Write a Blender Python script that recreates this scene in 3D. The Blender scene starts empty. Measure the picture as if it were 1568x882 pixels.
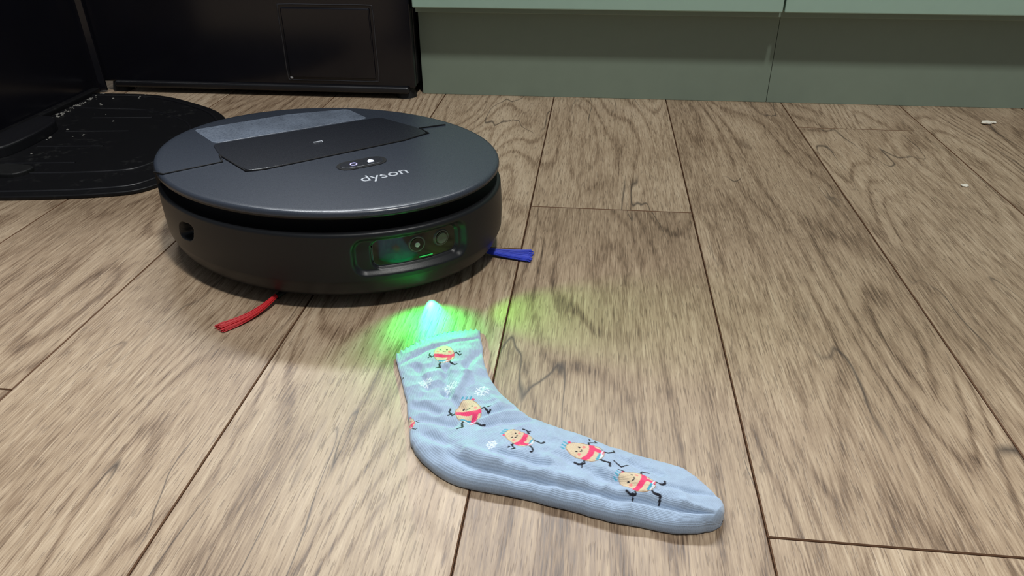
import bpy, bmesh, math, random
import numpy as np
from mathutils import Matrix, Vector, noise
random.seed(4)
scn=bpy.context.scene
scn.view_settings.view_transform='Standard'
scn.view_settings.look='None'
COL=bpy.context.collection

# ---------------------------------------------------------------- helpers
def srgb(r,g,b):
    f=lambda c:(c/255/12.92) if c/255<=0.04045 else ((c/255+0.055)/1.055)**2.4
    return (f(r),f(g),f(b),1)
class NT:
    def __init__(s,name):
        s.m=bpy.data.materials.new(name); s.m.use_nodes=True; s.t=s.m.node_tree
        s.b=s.t.nodes['Principled BSDF']
    def n(s,typ,**kw):
        nd=s.t.nodes.new(typ)
        for k,v in kw.items():
            if k.startswith('i_'): nd.inputs[int(k[2:])].default_value=v
            else: setattr(nd,k,v)
        return nd
    def l(s,a,b): s.t.links.new(a,b)
    def math(s,op,a,b=None,c=None,clamp=False):
        nd=s.t.nodes.new('ShaderNodeMath'); nd.operation=op; nd.use_clamp=clamp
        for i,x in enumerate((a,b,c)):
            if x is None: continue
            if isinstance(x,(int,float)): nd.inputs[i].default_value=x
            else: s.l(x,nd.inputs[i])
        return nd.outputs[0]
    def mix(s,fac,a,b,mode='MIX'):
        nd=s.t.nodes.new('ShaderNodeMix'); nd.data_type='RGBA'; nd.blend_type=mode
        for i,x in ((0,fac),(6,a),(7,b)):
            if isinstance(x,(int,float)): nd.inputs[i].default_value=x
            elif isinstance(x,tuple): nd.inputs[i].default_value=x
            else: s.l(x,nd.inputs[i])
        return nd.outputs[2]
    def vmul(s,v,vec):
        nd=s.t.nodes.new('ShaderNodeVectorMath'); nd.operation='MULTIPLY'; s.l(v,nd.inputs[0]); nd.inputs[1].default_value=vec; return nd.outputs[0]
    def vadd(s,a,b):
        nd=s.t.nodes.new('ShaderNodeVectorMath'); nd.operation='ADD'; s.l(a,nd.inputs[0]); s.l(b,nd.inputs[1]); return nd.outputs[0]
    def noise(s,v,scale=1,detail=2,rough=.5,dist=0):
        nd=s.t.nodes.new('ShaderNodeTexNoise'); s.l(v,nd.inputs['Vector']); nd.inputs['Scale'].default_value=scale
        nd.inputs['Detail'].default_value=detail; nd.inputs['Roughness'].default_value=rough; nd.inputs['Distortion'].default_value=dist
        return nd.outputs[0]
    def ramp(s,fac,stops):
        nd=s.t.nodes.new('ShaderNodeValToRGB'); e=nd.color_ramp.elements
        while len(e)<len(stops): e.new(0.5)
        for el,(p,c) in zip(e,stops):
            el.position=p; el.color=c if isinstance(c,tuple) else (c,c,c,1)
        s.l(fac,nd.inputs[0]); return nd.outputs[0]
    def maprange(s,v,a,b,c,d):
        nd=s.t.nodes.new('ShaderNodeMapRange'); s.l(v,nd.inputs[0])
        for i,x in enumerate((a,b,c,d)): nd.inputs[i+1].default_value=x
        return nd.outputs[0]
    def bump(s,h,strength=.3,dist=.001):
        nd=s.t.nodes.new('ShaderNodeBump'); nd.inputs['Strength'].default_value=strength; nd.inputs['Distance'].default_value=dist
        s.l(h,nd.inputs['Height']); s.l(nd.outputs[0],s.b.inputs['Normal'])
    def set(s,**kw):
        for k,v in kw.items():
            k={'spec':'Specular IOR Level','color':'Base Color','rough':'Roughness','metal':'Metallic','coat':'Coat Weight','coatr':'Coat Roughness','em':'Emission Color','ems':'Emission Strength'}[k]
            if isinstance(v,(int,float,tuple)): s.b.inputs[k].default_value=v
            else: s.l(v,s.b.inputs[k])
        return s
def plain(name,col,rough=.5,spec=.5,nscale=300,namt=.15,bump=.05,metal=0,**kw):
    m=NT(name); tc=m.n('ShaderNodeTexCoord').outputs['Object']
    nz=m.noise(tc,nscale,3)
    dark=tuple(c*(1-namt) for c in col[:3])+(1,); lite=tuple(min(1,c*(1+namt)) for c in col[:3])+(1,)
    m.set(color=m.mix(nz,dark,lite),rough=m.maprange(nz,0,1,rough*.85,min(1,rough*1.15)),spec=spec,metal=metal,**kw)
    if bump: m.bump(nz,bump,.0005)
    return m.m
def mesh_obj(name,verts,faces,mats,parent=None,fm=None,smooth=True,loc=(0,0,0)):
    me=bpy.data.meshes.new(name); me.from_pydata([tuple(v) for v in verts],[],faces)
    for m in (mats if isinstance(mats,list) else [mats]): me.materials.append(m)
    if fm is not None: me.polygons.foreach_set('material_index',fm)
    me.polygons.foreach_set('use_smooth',[smooth]*len(me.polygons))
    me.update(); ob=bpy.data.objects.new(name,me); COL.objects.link(ob); ob.location=loc
    if parent: ob.parent=parent
    return ob
def empty(name,loc=(0,0,0)):
    e=bpy.data.objects.new(name,None); e.location=loc; e.empty_display_size=.05; COL.objects.link(e); return e
def bevel(ob,w=.002,seg=3,angle=35):
    m=ob.modifiers.new('bevel','BEVEL'); m.width=w; m.segments=seg; m.limit_method='ANGLE'; m.angle_limit=math.radians(angle)
    return ob
def box(name,x0,x1,y0,y1,z0,z1,mat,parent=None,bw=.002,off=(0,0,0)):
    v=[(x,y,z) for z in (z0,z1) for x,y in ((x0,y0),(x1,y0),(x1,y1),(x0,y1))]
    v=[(a-off[0],b-off[1],c-off[2]) for a,b,c in v]
    f=[(3,2,1,0),(4,5,6,7),(0,1,5,4),(1,2,6,5),(2,3,7,6),(3,0,4,7)]
    ob=mesh_obj(name,v,f,mat,parent,smooth=False)
    if bw: bevel(ob,bw)
    return ob
def prism(name,pts,z0,z1,mat,parent=None,bw=0,off=(0,0),smooth=False):
    n=len(pts); v=[(x-off[0],y-off[1],z0) for x,y in pts]+[(x-off[0],y-off[1],z1) for x,y in pts]
    area=sum(pts[i][0]*pts[(i+1)%n][1]-pts[(i+1)%n][0]*pts[i][1] for i in range(n))
    top=list(range(n,2*n)); bot=list(range(n))[::-1]
    f=[tuple(bot),tuple(top)]+[(i,(i+1)%n,n+(i+1)%n,n+i) for i in range(n)]
    if area<0: f=[tuple(reversed(q)) for q in f]
    ob=mesh_obj(name,v,f,mat,parent,smooth=smooth)
    if bw: bevel(ob,bw,3,30)
    return ob
def spline(pts,k=8,closed=True):
    out=[]; n=len(pts)
    for i in range(n if closed else n-1):
        g=lambda j: np.array(pts[j%n] if closed else pts[max(0,min(n-1,j))],float)
        a,b,c,d=g(i-1),g(i),g(i+1),g(i+2)
        for q in range(k):
            t=q/k; out.append(tuple(.5*((2*b)+(c-a)*t+(2*a-5*b+4*c-d)*t*t+(3*b-a-3*c+d)*t**3)))
    if not closed: out.append(tuple(pts[-1]))
    return out
def tube(name,pts,r,mat,parent=None,off=(0,0,0),cyc=False,res=3):
    cu=bpy.data.curves.new(name,'CURVE'); cu.dimensions='3D'; cu.bevel_depth=r; cu.bevel_resolution=res
    sp=cu.splines.new('POLY'); sp.points.add(len(pts)-1); sp.use_cyclic_u=cyc
    for p,q in zip(sp.points,pts): p.co=(q[0]-off[0],q[1]-off[1],q[2]-off[2],1)
    cu.materials.append(mat); ob=bpy.data.objects.new(name,cu); COL.objects.link(ob)
    if parent: ob.parent=parent
    return ob

# ---------------------------------------------------------------- camera
cam=bpy.data.cameras.new('camera'); cam.sensor_width=36; cam.lens=36*1130/1568; cam.clip_start=.01
co=bpy.data.objects.new('camera',cam); COL.objects.link(co); scn.camera=co
R=Matrix.Rotation(math.radians(6.55),3,'Z')@Matrix.Rotation(math.radians(90-30.70),3,'X')@Matrix.Rotation(math.radians(-.43),3,'Z')
co.matrix_world=Matrix.Translation((0,0,.39))@R.to_4x4()

# ---------------------------------------------------------------- floor
def wood():
    m=NT('wood_planks'); tc=m.n('ShaderNodeTexCoord').outputs['Object']
    at=m.n('ShaderNodeAttribute',attribute_name='rnd')
    off=m.vmul(at.outputs['Color'],(13.0,37.0,11.0)); sep=m.n('ShaderNodeSeparateColor'); m.l(at.outputs['Color'],sep.inputs[0])
    v=m.vadd(tc,off)
    n1=m.noise(m.vmul(v,(7.5,1.35,1.0)),1.0,1.2,.4,.1)
    fib=m.noise(m.vmul(v,(230,22,1)),1,3,.6)
    rings=m.math('FRACT',m.math('ADD',m.math('MULTIPLY',n1,20.0),m.math('MULTIPLY',fib,.30)))
    rc=m.ramp(rings,[(0,.05),(.09,.0),(.22,.72),(.60,1.0),(.88,.75),(1,.05)])
    rmask=m.maprange(m.noise(m.vmul(v,(6,1.4,1)),1.5,2),.40,.58,.28,1.0)
    fine=m.noise(m.vmul(v,(720,34,1)),1,3,.6)
    mid=m.noise(m.vmul(v,(190,11,1)),1,5,.7,.1)
    blot=m.noise(m.vmul(v,(6,2.2,1)),1,3,.5)
    cen=lambda x,k:m.math('MULTIPLY',m.math('SUBTRACT',x,.5),k)
    ringv=m.math('MULTIPLY',m.math('MULTIPLY',cen(rc,1.0),rmask),m.maprange(fine,.3,.65,1.4,.6))
    val=m.math('ADD',m.math('MULTIPLY',ringv,.27),cen(fine,.85))
    val=m.math('ADD',val,cen(mid,.55)); val=m.math('ADD',val,cen(blot,.45))
    val=m.math('ADD',val,cen(sep.outputs[2],.16))
    val=m.math('ADD',val,.50)
    col=m.ramp(val,[(.10,srgb(84,66,51)),(.34,srgb(131,109,87)),(.56,srgb(166,144,119)),(.84,srgb(198,178,152))])
    # scattered dark check lines
    n2=m.noise(m.vmul(v,(9,1.6,1)),1,3,.55,.4)
    ln=m.maprange(m.math('ABSOLUTE',m.math('SUBTRACT',n2,.52)),0,.006,1,0)
    msk=m.ramp(m.noise(m.vmul(v,(6,2.2,1)),1.3,2),[(.50,0.0),(.58,1.0)])
    col=m.mix(m.math('MULTIPLY',m.math('MULTIPLY',ln,msk),.85),col,srgb(58,48,42))
    kn=m.n('ShaderNodeTexVoronoi',feature='F1'); m.l(m.vmul(v,(4.2,2.3,1)),kn.inputs['Vector']); kn.inputs['Scale'].default_value=1.0
    kd=m.math('ADD',kn.outputs['Distance'],cen(mid,.12))
    col=m.mix(m.math('MULTIPLY',m.maprange(kd,.0,.075,1,0),.75),col,srgb(76,56,42))
    por=m.noise(m.vmul(v,(800,52,1)),1,1,.5)
    pm=m.maprange(por,.60,.66,0,1)
    col=m.mix(m.math('MULTIPLY',pm,.45),col,srgb(84,66,51))
    m.set(color=col,rough=m.maprange(fine,.2,.8,.37,.54),spec=.45)
    h=m.math('SUBTRACT',m.math('ADD',m.math('MULTIPLY',fine,.5),m.math('MULTIPLY',mid,.3)),m.math('MULTIPLY',pm,.4))
    m.bump(h,.3,.0005)
    return m.m
WOOD=wood()
SEAM=plain('plank_edge',srgb(98,68,44),.8)
def build_floor():
    bm=bmesh.new(); lay=bm.loops.layers.float_color.new('rnd')
    joints={0:[.857,-.423],1:[.350,1.63],2:[1.205,-.075],-1:[.74,-.54],-2:[1.02,-.26],-3:[.443,1.72],3:[.62,-.66],4:[1.36,.08],-4:[.95,-.3],-5:[.3,1.55],5:[.9,-.3]}
    X0=-.0738; W=.2018; g=.0003; b=.0008; d=.0009
    for k in range(-8,9):
        js=sorted(joints.get(k,[random.uniform(.2,1.2),random.uniform(1.25,1.9)]))
        ys=[-.9]+[j for j in js if -.9<j<2.1]+[2.1]
        for a,c in zip(ys[:-1],ys[1:]):
            x0,x1,y0,y1=X0+k*W+g,X0+(k+1)*W-g,a+g,c-g
            rn=(random.random(),random.random(),random.random(),1)
            o=[bm.verts.new(p) for p in ((x0,y0,-.012),(x1,y0,-.012),(x1,y1,-.012),(x0,y1,-.012))]
            e=[bm.verts.new(p) for p in ((x0,y0,-d),(x1,y0,-d),(x1,y1,-d),(x0,y1,-d))]
            t=[bm.verts.new(p) for p in ((x0+b,y0+b,0),(x1-b,y0+b,0),(x1-b,y1-b,0),(x0+b,y1-b,0))]
            fs=[bm.faces.new(t)]
            for i in range(4):
                j=(i+1)%4
                q=bm.faces.new((e[i],e[j],t[j],t[i])); q.material_index=1; fs.append(q)
                q=bm.faces.new((o[i],o[j],e[j],e[i])); q.material_index=1; fs.append(q)
            for q in fs:
                for lp in q.loops: lp[lay]=rn
    s=[bm.verts.new(p) for p in ((-1.8,-.9,-.012),(1.8,-.9,-.012),(1.8,2.1,-.012),(-1.8,2.1,-.012))]
    q=bm.faces.new(s); q.material_index=1
    me=bpy.data.meshes.new('floor'); bm.to_mesh(me); bm.free(); me.materials.append(WOOD); me.materials.append(SEAM)
    ob=bpy.data.objects.new('floor',me); COL.objects.link(ob)
build_floor()

# ---------------------------------------------------------------- cabinets
SAGE=plain('sage_door_paint',srgb(158,186,170),.45,namt=.03,nscale=60)
PLIN=plain('plinth_paint',srgb(130,145,130),.5,namt=.04,nscale=40)
COUNTER=plain('countertop_stone',srgb(190,188,182),.4,nscale=120)
WALLM=plain('wall_paint',srgb(205,205,200),.8,nscale=90)
cab=empty('kitchen_cabinet',(.9,1.5,0))
o=(.9,1.5,0)
box('plinth_board_left',-.318,.3037,1.342,1.36,.0,.15,PLIN,cab,.0008,o)
box('plinth_board_right',.3043,2.0,1.342,1.36,.0,.15,PLIN,cab,.0008,o)
for i,(a,b) in enumerate(((-.315,.2945),(.2975,.8965),(.8995,1.4985),(1.5015,2.0))):
    box('door_%d'%(i+1),a,b,1.29,1.31,.161,.86,SAGE,cab,.002,o)
box('carcass',-.315,2.0,1.312,1.88,.15,.87,PLIN,cab,.001,o)
box('countertop',-.315,2.0,1.27,1.89,.87,.91,COUNTER,cab,.003,o)
wb=box('wall_back',-1.8,2.0,1.9,2.0,0,2.5,WALLM,None,0)

# ---------------------------------------------------------------- black appliance
BLK=plain('gloss_black_panel',(.006,.006,.009,1),.18,nscale=20,bump=.01)
BLK2=plain('satin_black_plastic',(.008,.008,.010,1),.38)
GASK=plain('black_rubber',(.004,.004,.004,1),.6)
ap=empty('black_appliance',(-.62,1.6,0)); o=(-.62,1.6,0)  # black kitchen appliance of no particular kind
box('cabinet_body',-.93,-.324,1.33,1.88,.02,.86,BLK2,ap,.003,o)
box('door_panel',-.93,-.324,1.308,1.329,.018,.85,BLK,ap,.004,o)
fr=[(-.560,.030),(-.390,.030),(-.390,.161),(-.560,.161)]
tube('hatch_groove',[(x,1.3078,z) for x,z in spline([p for a,b in zip(fr,fr[1:]+fr[:1]) for p in (tuple(np.array(a)*.94+np.array(b)*.06),tuple(np.array(a)*.5+np.array(b)*.5),tuple(np.array(a)*.06+np.array(b)*.94))],4)],.0012,plain('hatch_edge',(.03,.03,.034,1),.25),ap,o,True)
box('hatch_panel',-.555,-.395,1.3045,1.309,.035,.156,BLK,ap,.002,o)
box('bottom_lip',-.90,-.335,1.300,1.32,.010,.022,BLK2,ap,.004,o)
for i,x in enumerate((-.90,-.345)):
    bm=bmesh.new(); bmesh.ops.create_cone(bm,cap_ends=True,segments=32,radius1=.019,radius2=.015,depth=.018)
    bmesh.ops.translate(bm,verts=bm.verts,vec=(x-o[0],1.325-o[1],.009)); me=bpy.data.meshes.new('foot_%d'%i); bm.to_mesh(me); bm.free(); me.materials.append(GASK)
    f=bpy.data.objects.new('foot_%d'%i,me); COL.objects.link(f); f.parent=ap
bm=bmesh.new(); bmesh.ops.create_uvsphere(bm,u_segments=16,v_segments=10,radius=.003); bmesh.ops.translate(bm,verts=bm.verts,vec=(-.553-o[0],1.307-o[1],.034))
me=bpy.data.meshes.new('indicator_dot'); bm.to_mesh(me); bm.free(); me.materials.append(plain('dot_grey',(.3,.3,.3,1),.4)); f=bpy.data.objects.new('indicator_dot',me); COL.objects.link(f); f.parent=ap

# ---------------------------------------------------------------- docking station
dk=empty('docking_station',(-.95,1.0,0)); o=(-.95,1.0,0)
DMAT=NT('dusty_black_plastic'); tc=DMAT.n('ShaderNodeTexCoord').outputs['Object']
dn=DMAT.noise(tc,60,6,.7); dn2=DMAT.noise(tc,9,3)
dust=DMAT.math('MULTIPLY',DMAT.maprange(dn,.55,.75,0,1),DMAT.maprange(dn2,.45,.7,0,1))
DMAT.set(color=DMAT.mix(dust,(.004,.004,.005,1),(.045,.045,.043,1)),rough=.5,spec=.3); DMAT.bump(dn,.2,.0006); DMAT=DMAT.m
mat_out=spline([(-.93,1.272),(-.804,1.271),(-.702,1.225),(-.625,1.165),(-.575,1.07),(-.56,.96),(-.584,.862),(-.642,.829),(-.765,.807),(-.90,.795),(-1.10,.80),(-1.12,1.0),(-1.12,1.26)],10)
prism('base_plate',mat_out,0,.006,DMAT,dk,.002,o[:2])
cx,cy=-.80,1.03
inner=[(cx+(x-cx)*.93,cy+(y-cy)*.93) for x,y in mat_out]
tube('base_rim',[(x,y,.0060) for x,y in inner],.0022,BLK2,dk,o,True)
inner2=[(cx+(x-cx)*.62+.03,cy+(y-cy)*.62) for x,y in mat_out]
tube('dock_ridge',[(x,y,.0055) for x,y in inner2],.0020,BLK2,dk,o,True)
for i in range(4):
    y=.92+i*.07
    tube('tread_%d'%i,[(-.84,y,.0055),(-.74,y+.012,.0055)],.0016,BLK2,dk,o)
prism('charging_block',spline([(-.90,.95),(-.86,.94),(-.85,1.0),(-.86,1.07),(-.90,1.08)],6),.004,.022,BLK2,dk,.003,o[:2])
prism('wheel_pad',spline([(-.84,.875),(-.79,.87),(-.78,.90),(-.83,.905)],6),.004,.012,GASK,dk,.002,o[:2])
tower=prism('tower',spline([(-.934,.93),(-.932,1.0),(-.93,1.28),(-.95,1.294),(-1.28,1.294),(-1.30,1.27),(-1.30,.93),(-1.27,.905),(-.96,.905)],6),.003,.46,BLK,dk,.006,o[:2])
box('tower_skirt',-1.0,-.918,.93,1.28,.004,.014,DMAT,dk,.003,o)
LINT=plain('grey_lint',srgb(128,126,120),.9,nscale=500)
vs=[];fs=[]
for i in range(170):
    y=random.uniform(.95,1.27); x=-.912+abs(random.gauss(0,.008)); r=random.uniform(.0006,.0024)
    if random.random()<.15: x+=random.uniform(0,.12)
    b0=len(vs); z=.0155 if x<-.918 else .0068
    for k in range(6):
        a=k*math.pi/3; vs.append((x-o[0]+r*math.cos(a)*random.uniform(.6,1.5),y-o[1]+r*math.sin(a)*random.uniform(.6,1.5),z))
    vs.append((x-o[0],y-o[1],z+r*.7)); 
    for k in range(6): fs.append((b0+k,b0+(k+1)%6,b0+6))
mesh_obj('lint_debris',vs,fs,LINT,dk)

# ---------------------------------------------------------------- robot vacuum
C=np.array([-.2903,.7466]); A_,B_=.197,.1543
U=np.array([-.955,.296]); Wv=np.array([.296,.955])
rv=empty('robot_vacuum',(C[0],C[1],0))
def ell(phi,r,z):
    p=U*A_*math.cos(phi)*r+Wv*B_*math.sin(phi)*r
    return (p[0],p[1],z)
RB=plain('robot_charcoal_plastic',(.009,.010,.012,1),.40,spec=.32,nscale=900,bump=.08,namt=.1)
RTOP=plain('robot_top_satin',(.033,.040,.055,1),.28,nscale=1200,bump=.05,namt=.08)
RDK=plain('robot_dark_recess',(.003,.003,.004,1),.6,spec=.2)
RGL=plain('robot_sensor_glass',(.003,.004,.004,1),.10,bump=0,namt=.02)
PH0,PH1=math.radians(195),math.radians(235.5)
pc,pw=(PH0+PH1)/2,(PH1-PH0)/2
def sdr(x,y,hx,hy,r):
    qx,qy=abs(x)-hx+r,abs(y)-hy+r
    return math.hypot(max(qx,0),max(qy,0))+min(max(qx,qy),0)-r
def sm(t): t=max(0,min(1,t)); return t*t*(3-2*t)
NPH=900
prof=[(.0,.012),(.90,.012),(.925,.0125),(.95,.0145),(.97,.0185),(.985,.0235),(.997,.030)]
zz=np.linspace(.034,.0815,64)
prof+= [(1.006+.004*math.sin((z-.034)/.0475*math.pi),z) for z in zz]
prof+=[(1.003,.0832),(.996,.0843),(.985,.0848),(.90,.0835),(.90,.104),(.0,.104)]
vs=[];fs=[];fm=[]
ZC=.0592
for i,(r,z) in enumerate(prof):
    for j in range(NPH):
        ph=2*math.pi*j/NPH; rr=r
        if .03<=z<=.083 and r>.99:
            dx=(ph-pc)*.185; dz=z-ZC
            s1=sdr(dx,dz,pw*.185,.0208,.015)
            rr-= .030*sm(-s1/.006)
            s2=sdr(dx+.006,dz,pw*.185-.014,.0158,.010)
            rr-= .02*sm(-s2/.0018)
            dx2=(ph-math.radians(292))*.165; s3=sdr(dx2*.9+dz*.3,dz-.001-dx2*-.15,.011,.0105,.008)
            rr-= .075*sm(-s3/.003)
        vs.append(ell(ph,rr,z))
for i in range(1,len(prof)-2):
    for j in range(NPH):
        a,b=i*NPH+j,i*NPH+(j+1)%NPH
        fs.append((a,b,b+NPH,a+NPH))
        ph=2*math.pi*(j+.5)/NPH; z=(prof[i][1]+prof[i+1][1])/2
        s2=sdr((ph-pc)*.185+.006,z-ZC,pw*.185-.014,.0158,.010)
        fm.append(1 if (s2<-.0018 and prof[i][0]>.99) else (2 if i>=len(prof)-4 else 0))  # ledge in the gap below the lid coloured near-black as its shade
fs.append(tuple(range(NPH,2*NPH))[::-1]); fm.append(2)
body=mesh_obj('body',vs,fs,[RB,RGL,RDK],rv,fm)
prof=[(.0,.0985),(.975,.0985),(.990,.0990),(.998,.1005),(1.0,.1022),(.998,.1045),(.991,.1062),(.975,.1068),(.95,.1070),(0,.1070)]
vs=[];fs=[];fm=[]
N=360
for r,z in prof[1:-1]:
    for j in range(N): vs.append(ell(2*math.pi*j/N,r,z))
K=len(prof)-2
for i in range(K-1):
    for j in range(N):
        a,b=i*N+j,i*N+(j+1)%N; fs.append((a,b,b+N,a+N)); fm.append(1 if i<3 else 0)
fs.append(tuple(range(N))[::-1]); fs.append(tuple(range((K-1)*N,K*N))); fm+=[1,0]
lid=mesh_obj('lid',vs,fs,[RTOP,RB],rv,fm)
vs=[];fs=[]
ph0,ph1=math.radians(-42),math.radians(150); M=160
sec=[(.92,.080),(1.004,.0815),(1.006,.09),(1.004,.0985),(.92,.099)]
for i in range(M+1):
    ph=ph0+(ph1-ph0)*i/M
    for r,z in sec: vs.append(ell(ph,r,z))
for i in range(M):
    for k in range(5):
        a=i*5+k; b=i*5+(k+1)%5; fs.append((a,a+5,b+5,b))
fs.append((0,1,2,3,4)); fs.append(tuple(M*5+k for k in (4,3,2,1,0)))
mesh_obj('rear_shell',vs,fs,RB,rv,smooth=False)
ZT=.1070
def tp(x,y): return (x/1000-C[0],y/1000-C[1])
def poly(name,pts,z0,z1,mat,bw=.0005,k=0):
    return prism(name,[tp(*p) for p in pts],z0,z1,mat,rv,bw)
RPAN=plain('robot_lid_panel',(.015,.017,.023,1),.27,nscale=1200,bump=.05)
def roundpoly(pts,r,k=5):
    out=[];n=len(pts)
    for i in range(n):
        p=np.array(pts[i],float);a=np.array(pts[i-1],float);b=np.array(pts[(i+1)%n],float)
        da=(a-p);db=(b-p);ra=min(r,np.linalg.norm(da)*.45);rb=min(r,np.linalg.norm(db)*.45)
        s=p+da/np.linalg.norm(da)*ra; e=p+db/np.linalg.norm(db)*rb
        for q in range(k+1):
            t=q/k; out.append(tuple((1-t)**2*s+2*t*(1-t)*p+t*t*e))
    return out
poly('dust_lid_panel',roundpoly([(-401,722),(-352,681),(-336,688),(-212,787),(-191,814),(-206,831),(-262,866),(-424,753)],8),ZT-.001,ZT+.0009,RPAN)
WN=NT('dusty_window_sheen'); tc=WN.n('ShaderNodeTexCoord').outputs['Object']
a=WN.noise(tc,420,6,.75); b=WN.noise(tc,30,5,.65)
dd=WN.math('MULTIPLY',WN.maprange(a,.35,.7,.5,1),WN.maprange(b,.3,.7,.4,1))
WN.set(color=WN.mix(dd,(.05,.06,.08,1),(.20,.24,.31,1)),rough=WN.maprange(a,.4,.6,.2,.45)); WN=WN.m  # dust speckle over a bluish grey that paints in reflected light
poly('dust_window',roundpoly([(-470,800),(-424,757),(-276,862),(-312,896),(-380,868)],7),ZT-.001,ZT+.0006,WN)
def groove(name,pts,r=.0011): tube(name,[(tp(*p)[0],tp(*p)[1],ZT+.0001) for p in pts],r,RDK,rv)
groove('seam_front_cap_a',[(-447,669),(-434,664),(-389,703),(-401,722)])
groove('seam_lid_front',[(-401,722),(-353,680),(-343,683),(-334,688),(-212,787),(-190,814),(-204,830),(-176,846)],.0013)
ang=math.radians(36); ca,sa=math.cos(ang),math.sin(ang)
def obround(cx,cy,L,Wd,n=14):
    r=Wd/2; h=(L-Wd)/2; pts=[]
    for s in (1,-1):
        for q in range(n+1):
            t=-math.pi/2+math.pi*q/n
            x,y=s*(h+r*math.cos(t)),s*r*math.sin(t); pts.append((cx+x*ca-y*sa,cy+x*sa+y*ca))
    return pts
poly('button_bezel',obround(-240,713,54,25),ZT-.001,ZT+.0006,RDK,.0003)
poly('button_pad',obround(-240,713,47,18),ZT-.001,ZT+.0011,RPAN,.0005)
GLOW=plain('button_backlight',(.8,.85,1,1),.5,em=(.75,.8,1,1),ems=1.2)
PUR=plain('power_icon_backlight',(.5,.45,.9,1),.5,em=(.5,.48,1,1),ems=1.0)
cxp,cyp=-240-9*ca,713-9*sa
tube('power_icon',[(tp(cxp+3.4*math.cos(t)*1,cyp+3.4*math.sin(t))[0],tp(cxp,cyp+3.4*math.sin(t))[1],ZT+.0011) for t in np.linspace(0,2*math.pi,20)[:-1]],.0005,PUR,rv,(0,0,0),True)
hx,hy=-240+9.5*ca,713+9.5*sa
def loc(p): return (hx+p[0]*ca-p[1]*sa,hy+p[0]*sa+p[1]*ca)
poly('home_icon',[loc(p) for p in ((-3.2,-3.2),(3.2,-3.2),(3.2,.8),(0,4),(-3.2,.8))],ZT+.0008,ZT+.0014,GLOW,0)
LG=plain('logo_silver',(.50,.53,.58,1),.35)
def text(body,size,x,y,a,name,z):
    cu=bpy.data.curves.new(name,'FONT'); cu.body=body; cu.size=size; cu.extrude=.0002; cu.align_x='CENTER'; cu.align_y='CENTER'
    cu.materials.append(LG); ob=bpy.data.objects.new(name,cu); COL.objects.link(ob); ob.parent=rv
    ob.location=(tp(x,y)[0],tp(x,y)[1],z); ob.rotation_euler=(0,0,a)
text('dyson',.0215,-208,683,math.radians(35),'logo_text',ZT+.0002)
tube('lid_mark',[(tp(-312,768)[0],tp(0,768)[1],ZT+.0011),(tp(-304,774)[0],tp(0,774)[1],ZT+.0011),(tp(-301,769)[0],tp(0,769)[1],ZT+.0011)],.0007,LG,rv)
LENS=plain('lens_grey',(.085,.095,.088,1),.2,bump=0); LENSC=plain('lens_core',(.40,.44,.42,1),.15,bump=0)
def wallpt(phd,z,off):
    ph=math.radians(phd); p=np.array(ell(ph,.961,z)); n=U*math.cos(ph)/A_+Wv*math.sin(ph)/B_; n=n/np.linalg.norm(n)
    return Vector((p[0]+n[0]*off,p[1]+n[1]*off,z)),Vector((n[0],n[1],0))
def disc(name,phd,z,r,d,off,mat,sx=1):
    p,n=wallpt(phd,z,off); bm=bmesh.new(); bmesh.ops.create_cone(bm,cap_ends=True,segments=40,radius1=r,radius2=r*.85,depth=d)
    q=n.to_track_quat('Z','Y').to_matrix().to_4x4(); bmesh.ops.transform(bm,matrix=Matrix.Translation(p)@q,verts=bm.verts)
    me=bpy.data.meshes.new(name); bm.to_mesh(me); bm.free(); me.materials.append(mat); ob=bpy.data.objects.new(name,me); COL.objects.link(ob); ob.parent=rv
for i,pd in enumerate((213.5,204)):
    disc('lens_ring_%d'%i,pd,.0625,.0095,.002,-.0003,LENS); disc('lens_glass_%d'%i,pd,.0625,(.0078,.0078)[i],.002,.0003,RGL); disc('lens_core_%d'%i,pd,.0625,(.0030,.0064)[i],.002,.0010,(LENSC,LENS)[i])
GLED=plain('green_led',(.02,.3,.06,1),.4,em=(.03,1,.15,1),ems=.25)
tube('green_indicator',[tuple(wallpt(a,.0480,.0005)[0]) for a in np.linspace(208,213,8)],.0006,GLED,rv)
for k in range(6):
    a=230.8-k*.5
    tube('grille_bar_%d'%k,[tuple(wallpt(a,z,.0004)[0]) for z in (.050,.070)],.0003,LENS,rv)
for nm,(wx,wy) in {'drive_wheel_left':(-.11,.03),'drive_wheel_right':(.09,.03),'caster_wheel':(0,-.09)}.items():
    bm=bmesh.new(); bmesh.ops.create_cone(bm,cap_ends=True,segments=40,radius1=.018,radius2=.018,depth=.016,matrix=Matrix.Translation((wx,wy,.018))@Matrix.Rotation(math.pi/2,4,'Y'))
    me=bpy.data.meshes.new(nm); bm.to_mesh(me); bm.free(); me.materials.append(GASK); ob=bpy.data.objects.new(nm,me); COL.objects.link(ob); ob.parent=rv; bevel(ob,.003)
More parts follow.
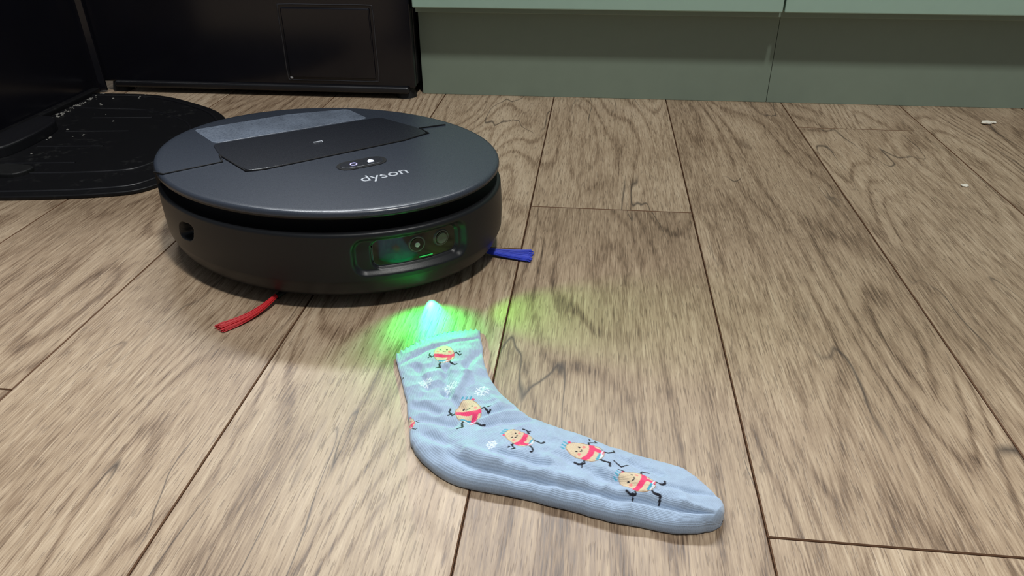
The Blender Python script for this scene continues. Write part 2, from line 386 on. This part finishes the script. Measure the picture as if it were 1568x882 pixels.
def brush(name,a,b,bend,w0,w1,mat,n=70):
    a=np.array(a)-C;b=np.array(b)-C; d=b-a; L=np.linalg.norm(d); d/=L; p=np.array([-d[1],d[0]])
    cu=bpy.data.curves.new(name,'CURVE'); cu.dimensions='3D'; cu.bevel_depth=.0004; cu.bevel_resolution=1; cu.materials.append(mat)
    for i in range(n):
        s=random.uniform(-1,1); zz=random.uniform(.0008,.004); Lr=L*random.uniform(.93,1.02)
        sp=cu.splines.new('POLY'); sp.points.add(7)
        for k in range(8):
            t=k/7; q=a+d*Lr*t+p*(bend*math.sin(t*math.pi)*1.0+s*(w0+(w1-w0)*t)/2)
            sp.points[k].co=(q[0],q[1],zz+.006*(1-t)**2,1)
    ob=bpy.data.objects.new(name,cu); COL.objects.link(ob); ob.parent=rv
RED=plain('red_bristle',srgb(200,35,42),.4); BLU=plain('blue_bristle',srgb(45,66,200),.4)
brush('side_brush_red',(-.306,.600),(-.342,.546),.0045,.003,.014,RED,90)
brush('side_brush_blue',(-.128,.722),(-.060,.720),.000,.002,.024,BLU,130)
tube('brush_arm_red',[(-.296-C[0],.622-C[1],.010),(-.306-C[0],.600-C[1],.007)],.003,GASK,rv)
tube('brush_arm_blue',[(-.16-C[0],.722-C[1],.010),(-.128-C[0],.722-C[1],.007)],.003,GASK,rv)

# ---------------------------------------------------------------- sock
def build_sock():
    outer=[(-165,521),(-155,494),(-144,469),(-136,445),(-129,421),(-120,401),(-103,384),(-80,372),(-50,367),(-22,362),(10,354),(40,349),(66,346),(80,347),(91,350),(98,355)]
    inner=[(-96,568),(-90,543),(-83,512),(-70,485),(-55,464),(-45,453),(-36,444),(-25,439),(-2,430),(23,419),(49,410),(70,403),(87,390),(96,378),(101,366),(100,359)]
    S,T=640,260
    def interp(pts):
        q=np.array(spline(pts,40,False)); idx=np.linspace(0,len(q)-1,S+1); i0=np.floor(idx).astype(int); i1=np.minimum(i0+1,len(q)-1); fr=(idx-i0)[:,None]
        return (q[i0]*(1-fr)+q[i1]*fr)/1000
    O=interp(outer); I=interp(inner)
    s=np.linspace(0,1,S+1)[:,None]; th=np.linspace(0,math.pi,T+1)[None,:]
    t=.5-.5*np.cos(th)
    X=O[:,0:1]*(1-t)+I[:,0:1]*t; Y=O[:,1:2]*(1-t)+I[:,1:2]*t
    wob=np.array([noise.noise((k*.03,2.2,0))*.0014+noise.noise((k*.09,5.2,0))*.0004 for k in range(S+1)])[:,None]
    wob2=np.array([noise.noise((k*.03,9.2,0))*.0014+noise.noise((k*.09,7.2,0))*.0004 for k in range(S+1)])[:,None]
    nn=(I-O); nn=nn/np.linalg.norm(nn,axis=1)[:,None]; fade=np.clip((1-s)/.1,0,1)
    X+=nn[:,0:1]*(wob*(1-t)+wob2*t)*fade; Y+=nn[:,1:2]*(wob*(1-t)+wob2*t)*fade
    fall=np.exp(-s/.05)
    dirc=np.array([-.42,.90]); bow=.010*np.sin(math.pi*t)*fall
    sc=.0009*np.sin(t*math.pi*34)*np.exp(-s/.010)
    X=X+dirc[0]*(bow+sc); Y=Y+dirc[1]*(bow+sc)
    Th=np.interp(s,[0,.03,.08,.2,.33,.45,.6,.8,.93,.98,1],[.004,.0070,.008,.009,.013,.016,.015,.015,.014,.010,.003])
    base=np.power(np.clip(np.sin(th),0,1),.55)
    Z=Th*base
    env=np.power(np.clip(np.sin(th),0,1),.8)
    NZ=np.zeros_like(X)
    for i in range(0,S+1):
        for j in range(0,T+1,4):
            x,y=X[i,j]*1000,Y[i,j]*1000
            NZ[i,j]=noise.noise((x*.035,y*.035,1.3))*.0030+noise.noise((x*.085,y*.085,4.1))*.0012-abs(noise.noise((x*.055,y*.055,8.1)))*.0030+noise.noise((x*.2,y*.2,3.1))*.0004
        NZ[i,:]=np.interp(np.arange(T+1),np.arange(0,T+1,4),NZ[i,::4])
    Z=Z+NZ*env
    def g(a,w): return np.exp(-(a/w)**2)
    foot=np.clip((s-.36)/.08,0,1)*np.clip((.93-s)/.08,0,1)
    tc=.18+.05*np.sin(s*9)
    Z=Z-.0026*foot*g(t-tc,.03)+.0020*foot*g(t-tc-.09,.06)
    def crease(p,q,w,d):
        p=np.array(p)/1000;q=np.array(q)/1000; dd=q-p; L2=dd@dd
        k=np.clip(((X-p[0])*dd[0]+(Y-p[1])*dd[1])/L2,0,1)
        D=np.hypot(X-p[0]-k*dd[0],Y-p[1]-k*dd[1]); return -d*np.exp(-(D/w)**2)
    for c in (((-115,500),(-108,465),.004,.004),((-108,465),(-92,446),.004,.0035),((-96,495),(-100,462),.004,-.0035),((-52,452),(-82,430),.004,.004),((-38,436),(-68,425),.0035,.0035),((-44,446),(-75,432),.0035,-.003),
              ((-115,415),(-85,395),.004,.0035),((-100,400),(-55,385),.005,-.003),((-20,400),(30,372),.005,.003),((20,385),(75,362),.005,-.002),((60,372),(94,372),.003,.0028),((-130,450),(-110,440),.0035,.003),((-75,470),(-60,450),.004,-.003),
              ((-140,500),(-125,470),.0035,.003),((-90,530),(-98,505),.0035,.003),((-122,432),(-95,425),.0035,.003),((-60,395),(-20,385),.0035,.0028),((30,400),(60,385),.0035,.0025)):
        Z=Z+crease(*c)*env
    Z=Z-.0018*g(s-.045,.005)*env
    Z=Z+.0009*np.sin(t*math.pi*34)*np.exp(-s/.010)*env
    Z=np.maximum(Z,.0030*base)+.0012
    base_c=np.array(srgb(161,180,203)[:3]); colr=np.ones(X.shape+(3,))*base_c
    def paint(mask,c): colr[mask]=c
    TAN=srgb(210,190,160)[:3];PINK=srgb(222,62,108)[:3];BLKc=srgb(30,30,40)[:3];CY=srgb(80,160,185)[:3];WH=srgb(215,224,234)[:3];CHK=srgb(224,135,128)[:3];DTAN=srgb(160,132,106)[:3]
    xm,ym=X*1000,Y*1000
    def seg(lx,ly,pts,w,c):
        for p,q in zip(pts[:-1],pts[1:]):
            dx,dy=q[0]-p[0],q[1]-p[1]; L2=dx*dx+dy*dy+1e-9
            k=np.clip(((lx-p[0])*dx+(ly-p[1])*dy)/L2,0,1); D=np.hypot(lx-p[0]-k*dx,ly-p[1]-k*dy); paint(D<w,c)
    def potato(cx,cy,ang,sc=1,ax=0,flip=1,tuft=True):
        ca,sa=math.cos(math.radians(ang)),math.sin(math.radians(ang))
        dx,dy=(xm-cx)/sc,(ym-cy)/sc; lx=(dx*ca+dy*sa)*flip; ly=-dx*sa+dy*ca
        seg(lx,ly,[(-3,-9),(-5,-14),(-4.5,-18),(-8,-19)],.8,BLKc); seg(lx,ly,[(3.5,-9),(5,-14),(8,-17),(10,-16)],.8,BLKc)
        seg(lx,ly,[(-7,0),(-11,-3),(-13,1),(-12,4)],.65,BLKc); seg(lx,ly,[(7,0),(11,2),(13.5,-3),(15,-1)],.65,BLKc)
        seg(lx,ly,[(-14,-2),(-11.5,-1)],.6,BLKc); seg(lx,ly,[(13.5,2),(15.5,3)],.6,BLKc)
        body=((lx/(8.6+.08*-ly))**2+((ly-1)/13)**2)<1; rim=((lx/(9.1+.08*-ly))**2+((ly-1)/13.6)**2)<1
        paint(rim,DTAN); paint(body,TAN)
        paint(body&(ly<-8.5),CY); paint(body&(ly<-10.2),WH)
        sf=(np.abs(ly+3.2-.03*lx*lx)<2.1)&(np.abs(lx)<8.8); paint(sf,PINK)
        tail=(np.abs(lx-3.5+(ly+8)*-.35)<1.9)&(ly<-3)&(ly>-11.5); paint(tail,PINK); paint(tail&(np.abs(ly+10.2)<.5),WH)
        paint(np.hypot(lx+3,ly-6)<.8,BLKc); paint(np.hypot(lx-3,ly-6)<.8,BLKc)
        paint(np.hypot(lx+5,ly-3.2)<1.3,CHK); paint(np.hypot(lx-5,ly-3.2)<1.3,CHK)
        seg(lx,ly,[(-1.6,3.8),(0,2.9),(1.6,3.8)],.4,BLKc)
        if tuft:
            for a in (-4,-1,2): seg(lx,ly,[(a,14.5),(a+1,17)],.6,CY)
            paint(np.hypot(lx-4,ly-13.5)<1.1,PINK)
    def flake(cx,cy,r,ang=10):
        for k in range(3):
            a=math.radians(ang+60*k); seg(xm,ym,[(cx-r*math.cos(a),cy-r*math.sin(a)),(cx+r*math.cos(a),cy+r*math.sin(a))],.5,WH)
            for q in (-1,1):
                for w in (-.5,.5): seg(xm,ym,[(cx+q*r*.55*math.cos(a),cy+q*r*.55*math.sin(a)),(cx+q*r*.9*math.cos(a+w),cy+q*r*.9*math.sin(a+w))],.35,WH)
    potato(-120,518,14,1.0,tuft=False); potato(-86,442,12,1.15)
    potato(-42,410,66,.88,flip=-1); potato(7,402,72,1.08); potato(43,374,66,.98)
    potato(-131,428,20,.55); potato(-160,487,60,.55)
    flake(-106,474,6.5); flake(-79,470,6.5,25); flake(-128,478,6,0); flake(-62,402,4)
    seg(xm,ym,[(27,394),(32,389),(37,392)],.6,BLKc); seg(xm,ym,[(30,386),(34,384)],.6,BLKc)
    vs=np.stack([X,Y,Z],-1).reshape(-1,3)
    nb=(S+1)*(T+1)
    Tb=24; tb=np.linspace(0,1,Tb+1)[1:-1]
    idxs=[]
    ex=[];k=nb
    for i in range(S+1):
        row=[i*(T+1)]
        for q in tb:
            j=int(round(math.acos(1-2*q)/math.pi*T)); ex.append((X[i,j],Y[i,j],.0004)); row.append(k); k+=1
        row.append(i*(T+1)+T); idxs.append(row)
    vs=np.concatenate([vs,np.array(ex)])
    a=(np.arange(S)[:,None]*(T+1)+np.arange(T)[None,:]).reshape(-1)
    F=np.stack([a,a+T+1,a+T+2,a+1],-1).tolist()
    for i in range(S):
        for q in range(Tb): F.append((idxs[i][q],idxs[i][q+1],idxs[i+1][q+1],idxs[i+1][q]))
    F.append(tuple(idxs[0][1:-1])+tuple(range(T,-1,-1))); F.append(tuple(range(S*(T+1),S*(T+1)+T+1))+tuple(reversed(idxs[S][1:-1])))
    me=bpy.data.meshes.new('sock'); me.from_pydata(vs.tolist(),[],F); 
    ca_=me.color_attributes.new('print','FLOAT_COLOR','POINT')
    cc=np.ones((len(vs),4)); cc[:nb,:3]=colr.reshape(-1,3); cc[nb:,:3]=base_c; ca_.data.foreach_set('color',cc.reshape(-1))
    kn=me.attributes.new('knit','FLOAT_VECTOR','POINT'); kv=np.zeros((len(vs),3))
    acc=np.concatenate([[0],np.cumsum(np.hypot(*np.diff((O+I)/2,axis=0).T))])
    kv[:nb,0]=(t*np.ones_like(s)*75).reshape(-1); kv[:nb,1]=(acc[:,None]*np.ones_like(t)*1000).reshape(-1)
    kn.data.foreach_set('vector',kv.reshape(-1))
    me.polygons.foreach_set('use_smooth',[True]*len(me.polygons))
    m=NT('knitted_cotton'); at=m.n('ShaderNodeAttribute',attribute_name='print'); kt=m.n('ShaderNodeAttribute',attribute_name='knit')
    sx=m.n('ShaderNodeSeparateXYZ'); m.l(kt.outputs['Vector'],sx.inputs[0])
    tc=m.n('ShaderNodeTexCoord').outputs['Object']; fz=m.noise(tc,900,4,.7); fb=m.noise(tc,90,4,.6)
    rib=m.math('ADD',m.math('MULTIPLY',m.math('SINE',m.math('ADD',m.math('MULTIPLY',sx.outputs[0],5.0),m.math('MULTIPLY',fb,1.2))),.5),.5)
    st=m.math('ADD',m.math('MULTIPLY',m.math('SINE',m.math('ADD',m.math('MULTIPLY',sx.outputs[1],6.2),m.math('MULTIPLY',rib,1.6))),.5),.5)
    sh=m.math('ADD',m.math('ADD',m.math('MULTIPLY',rib,.13),m.math('MULTIPLY',st,.10)),m.math('MULTIPLY',m.math('ADD',fz,fb),.34))
    f=m.maprange(sh,.2,.62,.72,1.10)
    cmb=m.n('ShaderNodeCombineColor'); [m.l(f,cmb.inputs[i]) for i in range(3)]
    m.set(color=m.mix(1.0,at.outputs['Color'],cmb.outputs[0],'MULTIPLY'),rough=.9,spec=.2)
    m.b.inputs['Sheen Weight'].default_value=.3
    h=m.math('ADD',m.math('MULTIPLY',rib,.4),m.math('ADD',m.math('MULTIPLY',st,.2),m.math('MULTIPLY',fz,.8))); m.bump(h,.5,.0005)
    me.materials.append(m.m); me.update()
    ob=bpy.data.objects.new('sock',me); COL.objects.link(ob)
build_sock()

# ---------------------------------------------------------------- crumbs
CR=plain('crumb_white',srgb(225,220,205),.8)
def crumb(x,y,rx,ry,rz,name):
    bm=bmesh.new(); bmesh.ops.create_icosphere(bm,subdivisions=2,radius=1)
    for v in bm.verts:
        k=1+.35*noise.noise(v.co*2+Vector((x*9,y*7,0))); v.co=Vector((v.co.x*rx*k,v.co.y*ry*k,(v.co.z*k+1)*rz))
    me=bpy.data.meshes.new(name); bm.to_mesh(me); bm.free(); me.materials.append(CR); ob=bpy.data.objects.new(name,me); ob.location=(x,y,-.0001); COL.objects.link(ob)
crumb(.637,1.25,.009,.006,.003,'paper_crumb'); crumb(.497,.977,.005,.004,.0015,'paper_crumb.001'); crumb(.650,1.255,.005,.004,.002,'paper_crumb.002')  # small white bits of paper on the floor

# ---------------------------------------------------------------- lights
def area(name,loc,target,sx,sy,p,col=(1,1,1)):
    l=bpy.data.lights.new(name,'AREA'); l.shape='RECTANGLE'; l.size=sx; l.size_y=sy; l.energy=p; l.color=col
    ob=bpy.data.objects.new(name,l); ob.location=loc; ob.rotation_euler=(Vector(target)-Vector(loc)).to_track_quat('-Z','Y').to_euler(); COL.objects.link(ob)
area('ceiling_light',(.35,.05,2.4),(.2,.6,0),.18,.18,37,(1,.99,.95))
area('ceiling_light.001',(-.6,.75,2.4),(-.5,.5,0),.5,.5,9,(.95,.97,1))
area('under_cabinet_light',(-.3,1.72,1.42),(-.3,.30,0),1.5,.12,38,(.93,.97,1))
def spot(name,loc,target,ang,p,col,blend=.6,r=.003):
    l=bpy.data.lights.new(name,'SPOT'); l.energy=p; l.color=col; l.spot_size=math.radians(ang); l.spot_blend=blend; l.shadow_soft_size=r
    ob=bpy.data.objects.new(name,l); ob.parent=rv; lv=Vector(loc)-Vector((C[0],C[1],0)); ob.location=lv
    ob.rotation_euler=(Vector(target)-Vector(loc)).to_track_quat('-Z','Y').to_euler(); COL.objects.link(ob)
spot('led_beam_core',(-.160,.640,.010),(-.140,.582,.001),34,.80,(.04,1,.40),.5,.001)
spot('led_beam_halo',(-.155,.602,.034),(-.144,.57,0),128,.80,(0,1,.12),1.0)
spot('led_beam_side',(-.140,.606,.055),(-.010,.605,0),58,.80,(.20,1,.08),.8)
w=bpy.data.worlds.new('world'); scn.world=w; w.use_nodes=True; w.node_tree.nodes['Background'].inputs[0].default_value=(.80,.88,1,1); w.node_tree.nodes['Background'].inputs[1].default_value=.17
